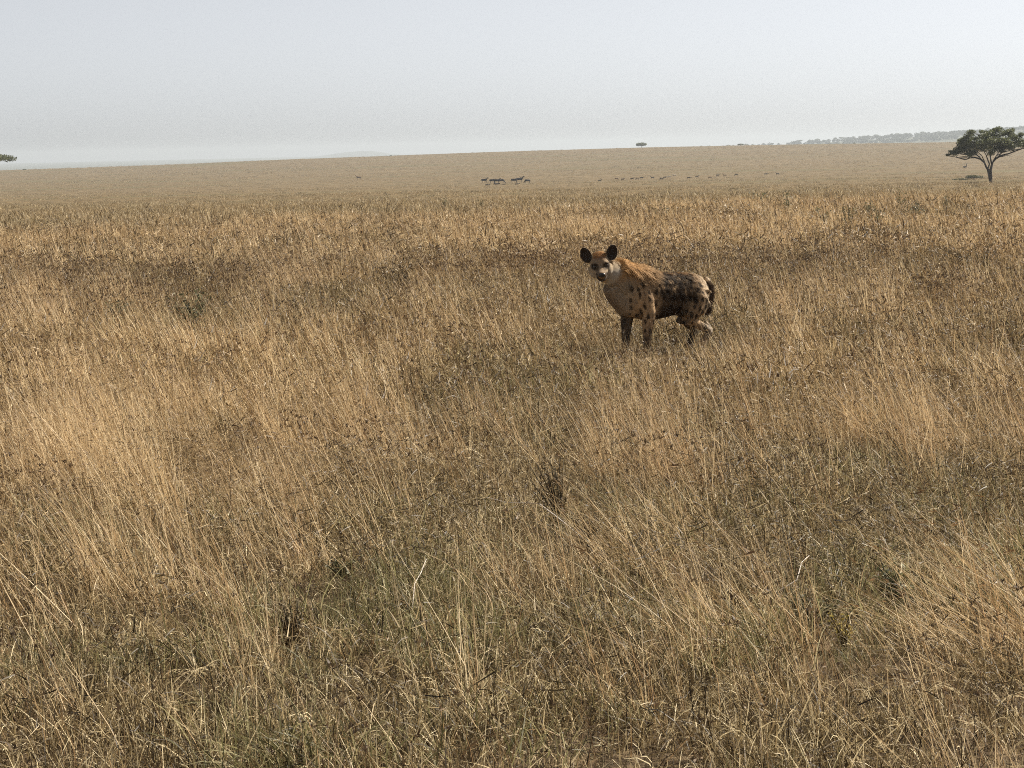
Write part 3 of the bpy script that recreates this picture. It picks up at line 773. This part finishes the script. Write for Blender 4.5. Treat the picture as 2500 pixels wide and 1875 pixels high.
# ------------------------------------------------------------------ the acacia on the right
def big_acacia():
    q = hit(2418.7, 447); D = q[1]; k = 168.5 * 270 / D
    rng = np.random.default_rng(3)
    def T(cx, cy, y=0): return np.array([(cx - 1520) / k, y, (1330 - cy) / k])
    limbs = [
        ([T(1524, 1350), T(1518, 1290), T(1498, 1180), T(1478, 1090), T(1462, 1030)], [.30, .24, .22, .21, .20]),
        ([T(1530, 1330, .05), T(1528, 1180, .05), T(1520, 1060, .08), T(1545, 950, .1), T(1600, 840, .1), T(1720, 765, .0), T(1890, 722, -.3), T(2050, 660, -.5), T(2200, 615, -.6), T(2340, 560, -.7)],
         [.17, .19, .19, .17, .15, .125, .10, .08, .055, .03]),
        ([T(1462, 1040), T(1425, 990), T(1390, 900), T(1300, 822), T(1200, 790, .2), T(1090, 797, .4), T(1000, 832, .4), T(900, 800, .4), T(790, 768, .5), T(680, 750, .4), T(580, 708, .4)],
         [.17, .14, .12, .11, .10, .085, .07, .06, .045, .035, .02]),
        ([T(1470, 1010), T(1492, 930), T(1450, 845, -.3), T(1400, 740, -.7), T(1320, 620, -1.1), T(1200, 480, -1.4)], [.12, .10, .09, .07, .05, .02]),
        ([T(1540, 920, .1), T(1530, 790, .6), T(1560, 640, 1.2), T(1640, 450, 1.7)], [.12, .09, .06, .025]),
        ([T(1570, 880, .1), T(1680, 760, 1.2), T(1800, 640, 2.2), T(1900, 480, 2.9)], [.10, .08, .05, .02]),
        ([T(1560, 900, .0), T(1640, 770, -1.3), T(1720, 640, -2.4), T(1800, 420, -3.0)], [.10, .08, .05, .02]),
        ([T(1650, 800), T(1780, 770, -.8), T(1920, 745, -1.2)], [.06, .045, .02]),
        ([T(1350, 850), T(1250, 720, 1.2), T(1100, 600, 2.0), T(1000, 470, 2.3)], [.08, .06, .045, .02]),
        ([T(1390, 880), T(1300, 760, -1.2), T(1150, 640, -2.2), T(1060, 420, -2.5)], [.08, .06, .045, .02]),
    ]
    root = empty('acacia_tree', q - np.array([0, 0, .05]))
    tag(root, 'spreading dark green acacia with a forked trunk standing alone at the right edge', 'tree')
    clumps = [(1120, 250, 80), (1080, 330, 90), (1000, 400, 120), (905, 440, 80), (900, 500, 100), (760, 700, 95), (690, 650, 50), (640, 720, 50), (850, 640, 110), (960, 600, 130), (1080, 540, 140), (1200, 400, 80), (1250, 480, 120),
              (1335, 265, 55), (1420, 330, 80), (1500, 300, 110), (1600, 230, 80), (1690, 235, 95), (1780, 300, 110), (1850, 290, 100), (1990, 255, 60), (2050, 420, 120), (2140, 340, 70), (2120, 540, 110), (1700, 470, 160),
              (1550, 480, 140), (1380, 600, 130), (1840, 540, 140), (1950, 630, 90), (1620, 620, 110), (1160, 680, 110), (2220, 480, 100), (2300, 500, 90), (2330, 420, 80), (2250, 580, 60), (1480, 690, 80), (1750, 680, 80), (1050, 720, 70), (1980, 360, 90), (1400, 500, 130), (1290, 370, 80), (1600, 370, 130), (1460, 430, 120), (1750, 590, 120), (1950, 520, 110)]
    Pn = []
    for (cx, cy, r) in clumps:
        base = max(.1, 1 - abs(cx - 1480) / 900); mid = 1 - abs(cy - 500) / 420
        dep = 3.6 * base * max(.35, mid)
        for j in range(3):
            y = rng.uniform(-dep, dep); rr = r / k
            c = T(cx + rng.normal(0, 18), cy + rng.normal(0, 14), y)
            n = int(250 * (rr / .7) ** 2 * rng.uniform(.6, 1.25))
            g = rng.normal(0, 1, (n, 3)); g /= np.linalg.norm(g, axis=1, keepdims=True)
            Pn.append(c + g * (rng.random((n, 1)) ** .45) * np.array([rr * 1.05, rr * 1.05, rr * .62]))
            limbs.append(([T(1500 + (cx - 1500) * .55, cy + 80 + rng.uniform(-20, 20), y * .5), T(cx + (1500 - cx) * .12, cy + 45, y * .85), c], [.035, .022, .01]))
    Pn = np.concatenate(Pn)
    V, Q, Tn = leaf_quads(Pn, .19, rng)
    link('trunk', tubes_mesh('acacia_trunk', limbs, BARK), root)
    link('crown', mesh_quads('acacia_crown', V, Q, {'tint': ('FLOAT', Tn)}, [LEAF]), root)
    print('acacia at', q, 'leaves', len(Pn))
big_acacia()

def umbrella(rw, rh, h, n, leaf, seed, flat=1.0):
    """flat topped acacia: trunk limbs + crown, base at the origin"""
    rng = np.random.default_rng(seed); limbs = []; P = []
    zc = h - rh
    limbs.append(([(0, 0, -.3), (.05 * rw, 0, h * .25), (0, 0, h * .45)], [.045 * h, .036 * h, .03 * h]))
    nl = 9
    for j in range(nl):
        a = 2 * PI * j / nl + rng.uniform(-.3, .3); rr = rw * rng.uniform(.35, .85)
        e = np.array([math.cos(a) * rr, math.sin(a) * rr, zc + rng.uniform(-.1, .5) * rh])
        limbs.append(([(0, 0, h * .42), e * np.array([.45, .45, 1]) * .5 + np.array([0, 0, h * .36]), e], [.022 * h, .016 * h, .006 * h]))
    nc = 40
    for j in range(nc):
        a = rng.uniform(0, 2 * PI); rr = rw * rng.random() ** .4 * .86
        c = np.array([math.cos(a) * rr, math.sin(a) * rr, zc + rh * (.75 * (1 - (rr / rw) ** 2) * flat + rng.uniform(-.15, .25))])
        m = n // nc; g = rng.normal(0, 1, (m, 3)); g /= np.linalg.norm(g, axis=1, keepdims=True)
        P.append(c + g * (rng.random((m, 1)) ** .4) * np.array([rw * .27, rw * .27, rh * .42]))
    P = np.concatenate(P); V, Q, T = leaf_quads(P, leaf, rng, .7)
    return tubes_mesh('far_acacia_trunk', limbs, BARK, 6), mesh_quads('far_acacia_crown', V, Q, {'tint': ('FLOAT', T)}, [LEAF])

def tree_at(name, q, meshes, label, cat='tree', group=None, s=1.0, rz=0):
    r = empty(name, q, rz); r.scale = (s, s, s); tag(r, label, cat, group)
    t = link('trunk', meshes[0], r); c = link('crown', meshes[1], r)
    return r

# left edge acacia: only the right end of its umbrella reaches into the frame
D = 620.0
q = at_dist(-20, D); top = CAM_H - (378 - 385) * D / F
um = umbrella(7.2, 1.7, top - q[2], 5200, .42, 21)
tree_at('acacia_tree', q, um, 'flat topped dark acacia cut off by the left edge of the picture')
D = 1790.0; q = at_dist(1566, D); um2 = umbrella(4.3, 2.4, 4.2, 3000, .6, 31, .5)
tree_at('acacia_tree', q, um2, 'small flat topped dark acacia standing alone on the ridge, left of the hazy trees')

def bush(rw, rh, n, leaf, seed, mat=None):
    rng = np.random.default_rng(seed); P = []; limbs = []
    for j in range(12):
        a = rng.uniform(0, 2 * PI); rr = rw * math.sqrt(rng.random()) * .75
        c = np.array([math.cos(a) * rr, math.sin(a) * rr * .7, rh * (.35 + .45 * (1 - (rr / rw)) * rng.uniform(.6, 1.1))])
        m = n // 12; g = rng.normal(0, 1, (m, 3)); g /= np.linalg.norm(g, axis=1, keepdims=True)
        P.append(c + g * (rng.random((m, 1)) ** .4) * np.array([rw * .34, rw * .3, rh * .34]))
        limbs.append(([(0, 0, -.05), c * .6, c], [.03 * rh, .02 * rh, .008 * rh]))
    P = np.concatenate(P); V, Q, T = leaf_quads(P, leaf, rng, .7)
    return tubes_mesh('bush_stems', limbs, BARK, 5), mesh_quads('bush_leaves', V, Q, {'tint': ('FLOAT', T)}, [mat or LEAF])

def bush_at(px, py, meshes, label, s=1, name='bush', q=None):
    q = hit(px, py) if q is None else q
    r = empty(name, q); r.scale = (s, s, s); tag(r, label, 'bush')
    link('stems', meshes[0], r); link('foliage', meshes[1], r); return r
b1 = bush(2.4, 1.3, 900, .35, 41)
bush_at(1808, 354, b1, 'low dark bush on the ridge, right of the lone flat topped acacia', 1.15, q=at_dist(1808, 1760))
bush_at(2086, 348, b1, 'tiny dark bush on the ridge in front of the blue wooded hill', .6, q=at_dist(2086, 1745))
bush_at(954, 379, b1, 'tiny dark bush on the bare ridge left of the dark herd', .55, q=at_dist(954, 1742))
bush_at(60, 417.5, b1, 'tiny dark bush on the ridge beside the cut off acacia', .7, q=at_dist(60, 1700))
b2 = bush(2.0, .95, 900, .2, 43, HERB)
bush_at(2377, 438, b2, 'low dark bush lying left of the forked acacia trunk', 1.0)
b3 = bush(2.6, .55, 700, .22, 44, HERB)
bush_at(2345, 440.5, b3, 'flat grey green scrub left of the low dark bush by the acacia', .7)

# ------------------------------------------------------------------ hazy trees on the horizon and the wooded hill
h1 = umbrella(5.5, 2.6, 10, 900, .9, 51, .9); h2 = umbrella(4.2, 3.2, 9, 900, .9, 52, 1.0)
far_px = [1588, 1637, 1662, 1695, 1712, 1731, 1747, 1777, 1790, 1822, 1838, 1953, 1977, 1996, 2039, 2053, 2084, 2109, 2119, 2139, 2177, 2190, 2213, 2252]
ordn = ['first', 'second', 'third', 'fourth', 'fifth', 'sixth', 'seventh', 'eighth', 'ninth', 'tenth', 'eleventh', 'twelfth', 'thirteenth', 'fourteenth', 'fifteenth', 'sixteenth',
        'seventeenth', 'eighteenth', 'nineteenth', 'twentieth', 'twenty-first', 'twenty-second', 'twenty-third', 'twenty-fourth']
for i, px in enumerate(far_px):
    q = at_dist(px, 5000 if px > 1900 else 4700)
    s = (.95 + .35 * noise(i * 7.3, 1.5, 2)) * (1.0 if px > 1900 else .85)
    r = tree_at('horizon_tree', q, h1 if i % 2 else h2, f'hazy blue tree on the horizon, {ordn[i]} from the left', group='hazy trees along the horizon', s=float(s), rz=i * 1.1)
def woodland():
    rng = np.random.default_rng(8); V = []; Q = []; T = []; n0 = 0
    W = blade_mat('far_wood_leaf', [(0, (.05, .06, .03)), (1, (.05, .06, .03))], [(0, (.03, .042, .018)), (1, (.075, .09, .04))], .2)
    N = 900
    px = 1840 + (2860 - 1840) * rng.random(N) ** .8; d = rng.uniform(4300, 5400, N)
    keep = rng.random(N) < np.clip((px - 1830) / 260, .12, 1)
    for p, dd in zip(px[keep], d[keep]):
        q = at_dist(p, dd); h = rng.uniform(5, 9); rw = rng.uniform(3, 6.5)
        m = 46
        for c in range(3):
            cc = q + np.array([rng.uniform(-.6, .6) * rw, rng.uniform(-.6, .6) * rw, h * rng.uniform(.5, .8)])
            g = rng.normal(0, 1, (m, 3)); g /= np.linalg.norm(g, axis=1, keepdims=True)
            v, qq, t = leaf_quads(cc + g * np.array([rw * .7, rw * .7, h * .35]), 2.2, rng, .8)
            V.append(v); Q.append(qq + n0); T.append(t); n0 += len(v)
    o = link('woodland', mesh_quads('woodland', np.concatenate(V), np.concatenate(Q), {'tint': ('FLOAT', np.concatenate(T))}, [W]))
    tag(o, 'far blue wooded hill fading into haze behind the ridge on the right', 'woodland', kind='stuff')
woodland()

# ------------------------------------------------------------------ far animals
def quad_mesh(name, L, H, girth, head, legs=True, voxel=.05, horn=True, long_neck=False):
    S = []
    hz = H * .70 if legs else girth * .95
    S.append(loft([(-.5 * L, 0, hz), (-.35 * L, 0, hz), (0, 0, hz - .02 * H), (.3 * L, 0, hz + .04 * H), (.48 * L, 0, hz + .05 * H)], [girth * .5, girth * .85, girth, girth * 1.02, girth * .55], 10))
    nb = (.38 * L, 0, hz + .08 * H)
    hx = {'up': (.62 * L, 0, hz + .42 * H), 'level': (.72 * L, 0, hz + .12 * H), 'down': (.70 * L, 0, max(.12 * H, hz - .52 * H))}[head]
    S.append(loft([nb, tuple((np.array(nb) + np.array(hx)) / 2), hx], [girth * .62, girth * .45, girth * .36], 8))
    hv = {'up': (.20 * L, 0, -.10 * H), 'level': (.17 * L, 0, -.18 * H), 'down': (.12 * L, 0, -.14 * H)}[head]
    tip = tuple(np.array(hx) + np.array(hv)); S.append(loft([hx, tip], [girth * .36, girth * .22], 8))
    if horn:
        for s in (-1, 1):
            S.append(loft([hx, (hx[0] - .01 * L, s * .10 * L, hx[2] + .06 * H), (hx[0], s * .13 * L, hx[2] + .17 * H)], [.07 * girth + voxel * .7, voxel * .75, voxel * .7], 6))
    if legs:
        for x in (-.36, .34):
            for s in (-1, 1):
                S.append(loft([(x * L, s * girth * .5, hz), (x * L + .02 * L, s * girth * .5, H * .36), (x * L, s * girth * .5, 0)], [girth * .42, girth * .2, girth * .16], 6))
    S.append(loft([(-.48 * L, 0, hz + .05), (-.56 * L, 0, hz - .15 * H), (-.55 * L, 0, max(hz - .4 * H, .03))], [voxel * .9, voxel * .9, voxel * .8], 6))
    return solid(name, S, voxel, 2)
GNU = plain_mat('dark_hide', (.028, .024, .026), .8, .15, 0, .4, 3); TAN = plain_mat('tan_hide', (.17, .115, .07), .8, .1, 0, .4, 4)
DRK = plain_mat('brown_hide', (.055, .042, .032), .8, .1, 0, .4, 4); PALE = plain_mat('pale_hide', (.55, .48, .38), .8, .1, 0, .2, 4)
gn = {h: quad_mesh('wildebeest', 1.75, 1.35, .33, h) for h in ('up', 'level', 'down')}
gn['lie'] = quad_mesh('wildebeest_lying', 1.5, 1.3, .32, 'level', False)
for m in gn.values(): m.materials.append(GNU)
herd = [(1182, 447, 'up', 0, 'dark wildebeest with raised head, leftmost of the dark herd'), (1189, 453, 'lie', 0, 'dark calf lying in front of the leftmost wildebeest'),
        (1202, 448, 'level', 0, 'dark wildebeest second standing from the left in the herd'), (1213, 447.5, 'up', 0, 'dark wildebeest in the middle of the left cluster of the herd'),
        (1211, 452, 'lie', 0, 'dark wildebeest lying below the middle of the left cluster'), (1223.5, 447.5, 'down', 0, 'dark wildebeest grazing at the right end of the left cluster'),
        (1229.5, 451.5, 'lie', 0, 'dark calf lying at the right end of the left cluster'), (1255, 447, 'level', 0, 'dark wildebeest right of the gap in the herd'),
        (1268, 446, 'up', 0, 'large dark wildebeest with raised head in the right cluster of the herd'), (1262, 451, 'lie', 0, 'dark calf lying below the right cluster of the herd'),
        (1288, 447.5, 'down', PI, 'dark wildebeest grazing apart, rightmost of the dark herd')]
for i, (px, py, h, rz, lab) in enumerate(herd):
    q = hit(px, py); o = link('wildebeest', gn[h], None, q); o.rotation_euler = (0, 0, rz + random.uniform(-.3, .3))
    s = random.uniform(.95, 1.12) * (.7 if h == 'lie' and 'calf' in lab else 1) * (1.15 if 'large' in lab else 1); s *= q[1] / 690; o.scale = (s, s, s)
    tag(o, lab, 'wildebeest', 'dark wildebeest herd on the far plain')
ga = {(h, m.name): quad_mesh('antelope', 1.05, .85, .17, h, True, .03) for h in ('up', 'down', 'level') for m in (TAN, DRK)}
for (h, mn), me_ in ga.items(): me_.materials.append(TAN if mn == TAN.name else DRK)
pl = quad_mesh('antelope', 1.05, .85, .17, 'level', True, .03); pl.materials.append(PALE)
gz = [(90, 460, 'd'), (240, 443, 't'), (295, 449, 'd'), (380, 444, 'd'), (430, 440, 't'), (465, 436, 'd'), (565, 434, 'd'), (645, 441, 'd'), (675, 432, 'd'), (715, 430, 'p'), (762, 416, 'p'),
      (890, 436, 'd'), (965, 424, 'd'), (1080, 432, 't'), (1150, 413, 'd'), (1215, 413, 't'), (1320, 406, 'd'), (1585, 402, 'd'), (1690, 400, 'd')]
kinds = list(ga.items())
for i, (cx, cy, k) in enumerate(gz):
    q = hit(1440 + cx / 3.687, 320 + cy / 3.687)
    me_ = pl if k == 'p' else [m for (h, mn), m in kinds if mn == (TAN.name if k == 't' else DRK.name)][i % 3]
    o = link('antelope', me_, None, q); o.rotation_euler = (0, 0, random.choice((0, PI)) + random.uniform(-.5, .5)); s = (1.25 if k == 'p' else 1.1) * q[1] / 760; o.scale = (s, s, s)
    tag(o, f'{dict(d="dark", t="tan", p="pale")[k]} antelope right of the dark herd, {ordn[i]} from the left in its line', 'antelope', 'antelopes strung out on the far plain')
q = hit(876, 439.5); o = link('antelope', ga[('up', TAN.name)], None, q); o.rotation_euler = (0, 0, PI - .3); s = 1.6 * q[1] / 740; o.scale = (s, s, s)
tag(o, 'lone brown antelope on the plain far left of the dark herd', 'antelope')
def ostrich():
    q = hit(2355, 411); k = q[1] / F
    S = [loft([(-5.2 * k, 0, 3.2 * k), (-2.5 * k, 0, 3.6 * k), (1.5 * k, 0, 3.6 * k), (4.6 * k, 0, 3.8 * k)], [.4 * k, 1.7 * k, 2.1 * k, .9 * k], 10),
         loft([(4.0 * k, 0, 3.6 * k), (4.6 * k, 0, 7 * k), (5.2 * k, 0, 11 * k), (6.2 * k, 0, 12.6 * k)], [1.1 * k, .85 * k, .8 * k, .9 * k], 8),
         loft([(6.0 * k, 0, 12.6 * k), (7.9 * k, 0, 12.2 * k)], [.6 * k, .35 * k], 6)]
    for s in (-.6, .6): S.append(loft([(.2 * k, s * k, 3 * k), (.6 * k, s * k, 1.2 * k), (0, s * k, -.5 * k)], [.7 * k, .45 * k, .4 * k], 6))
    m = solid('ostrich', S, .3 * k, 1); m.materials.append(DRK)
    o = link('ostrich', m, None, q); tag(o, 'small dark ostrich with long raised neck on the plain left of the acacia', 'ostrich')
ostrich()

# ------------------------------------------------------------------ herbs and twigs in the grass
def herb(name, q, px, h, w, label, leaf=.03, n=12, mat=None, dens=28, up=.35):
    rng = np.random.default_rng(int(px)); limbs = []; P = []
    for j in range(n):
        a = rng.uniform(0, 2 * PI); l = h * rng.uniform(.55, 1.05); sp = w * rng.uniform(.1, 1)
        e = np.array([math.cos(a) * sp - .12 * h, math.sin(a) * sp, l]); m_ = e * np.array([up, up, .5])
        limbs.append(([(0, 0, -.02), m_, e], [.006 + .004 * h, .0045, .002]))
        t = rng.uniform(.25, 1.02, dens)[:, None]
        P.append(2 * t * (1 - t) * m_ + t * t * e + rng.normal(0, leaf * .75, (dens, 3)))
    V, Q, T = leaf_quads(np.concatenate(P), leaf, rng, .42)
    r = empty(name, q); tag(r, label, 'plant' if name == 'herb' else 'shrub')
    link('stems', tubes_mesh('herb_stems', limbs, STEM, 5), r)
    link('foliage', mesh_quads('herb_leaves', V, Q, {'tint': ('FLOAT', T)}, [mat or HERB]), r)
for (nm, px, py, h, w, lab, lf, n, mk, dn), q in zip(HERB_SPEC, HERB_Q):
    herb(nm, q, px, h, w, lab, lf, n, dict(g=HERB, d=HERBDRY, y=HERBYEL)[mk], dn)

def twig(name, pts, rad, label):
    P = [hit(px, py) + np.array([0, 0, z]) for px, py, z in pts]
    c = P[0].copy()
    me = tubes_mesh('dead_twig', [([p - c for p in P], rad)], TW, 6)
    tag(link(name, me, None, c), label, 'twig')
TW = plain_mat('bleached_wood', (.50, .44, .38), .75, .2, 0, .25, 30)
twig('dead_twig', [(1190, 1303, .20), (1240, 1322, .21), (1318, 1330, .22), (1350, 1352, .21), (1382, 1374, .2), (1425, 1393, .16)], [.0018, .0022, .0026, .003, .0026, .0015], 'bleached bent twig lying across the grass by the dark dead shrub')
twig('dead_twig', [(1007, 1555, .1), (1014, 1500, .14), (1030, 1482, .16), (1043, 1452, .17)], [.002, .002, .002, .0014], 'short pale forked twig standing in the foreground grass')
twig('dead_twig', [(1905, 1512, .13), (1946, 1491, .14), (1958, 1462, .17), (1976, 1450, .18)], [.002, .0022, .0022, .0014], 'pale crooked twig left of the small yellow herb')

# ------------------------------------------------------------------ air, sky and sun
def haze():
    s = 15000; z0, z1 = -47.0, 34.0
    V = [(-s, -s, z0), (s, -s, z0), (s, s, z0), (-s, s, z0), (-s, -s, z1), (s, -s, z1), (s, s, z1), (-s, s, z1)]
    Fq = [(0, 3, 2, 1), (4, 5, 6, 7), (0, 1, 5, 4), (1, 2, 6, 5), (2, 3, 7, 6), (3, 0, 4, 7)]
    me = bpy.data.meshes.new('haze'); me.from_pydata(V, [], Fq)
    m, nt, N = new_mat('haze_air')
    v = N('ShaderNodeVolumePrincipled'); v.inputs['Color'].default_value = (.57, .62, .665, 1); v.inputs['Density'].default_value = HAZE
    v.inputs['Anisotropy'].default_value = .25
    o = N('ShaderNodeOutputMaterial'); nt.links.new(v.outputs[0], o.inputs['Volume'])
    me.materials.append(m)
    tag(link('haze', me), 'pale dry haze over the plain', 'haze', kind='stuff')
HAZE = .00014
haze()

SUN_AZ, SUN_EL = math.radians(58), math.radians(40)
sd = Vector((math.sin(SUN_AZ) * math.cos(SUN_EL), math.cos(SUN_AZ) * math.cos(SUN_EL), math.sin(SUN_EL)))
sl = bpy.data.lights.new('sun', 'SUN'); sl.energy = 5.0; sl.angle = math.radians(.55); sl.color = (1.0, .93, .82)
so = bpy.data.objects.new('sun', sl); COL.objects.link(so); so.rotation_euler = sd.to_track_quat('Z', 'Y').to_euler()
w = bpy.data.worlds.new('World'); SC.world = w; w.use_nodes = True
nt = w.node_tree; nt.nodes.clear()
sk = nt.nodes.new('ShaderNodeTexSky'); sk.sky_type = 'NISHITA'; sk.sun_disc = False
sk.sun_elevation = SUN_EL; sk.sun_rotation = SUN_AZ; sk.altitude = 1500; sk.air_density = .6; sk.dust_density = 2.0; sk.ozone_density = 2.0
bg = nt.nodes.new('ShaderNodeBackground'); bg.inputs[1].default_value = .050
ow = nt.nodes.new('ShaderNodeOutputWorld'); hs = nt.nodes.new('ShaderNodeHueSaturation'); hs.inputs['Saturation'].default_value = .2
nt.links.new(sk.outputs[0], hs.inputs['Color']); nt.links.new(hs.outputs[0], bg.inputs[0]); nt.links.new(bg.outputs[0], ow.inputs[0])
vs = SC.view_settings; vs.view_transform = 'Standard'; vs.look = 'None'; vs.gamma = 1; vs.exposure = 1.27; vs.use_curve_mapping = False
SC.render.engine = 'CYCLES'
SC.cycles.max_bounces = 6; SC.cycles.diffuse_bounces = 3; SC.cycles.transmission_bounces = 4; SC.cycles.volume_bounces = 0
SC.cycles.transparent_max_bounces = 8
SC.cycles.use_denoising = False
SC.cycles.pixel_filter_type = 'BLACKMAN_HARRIS'; SC.cycles.filter_width = 1.05
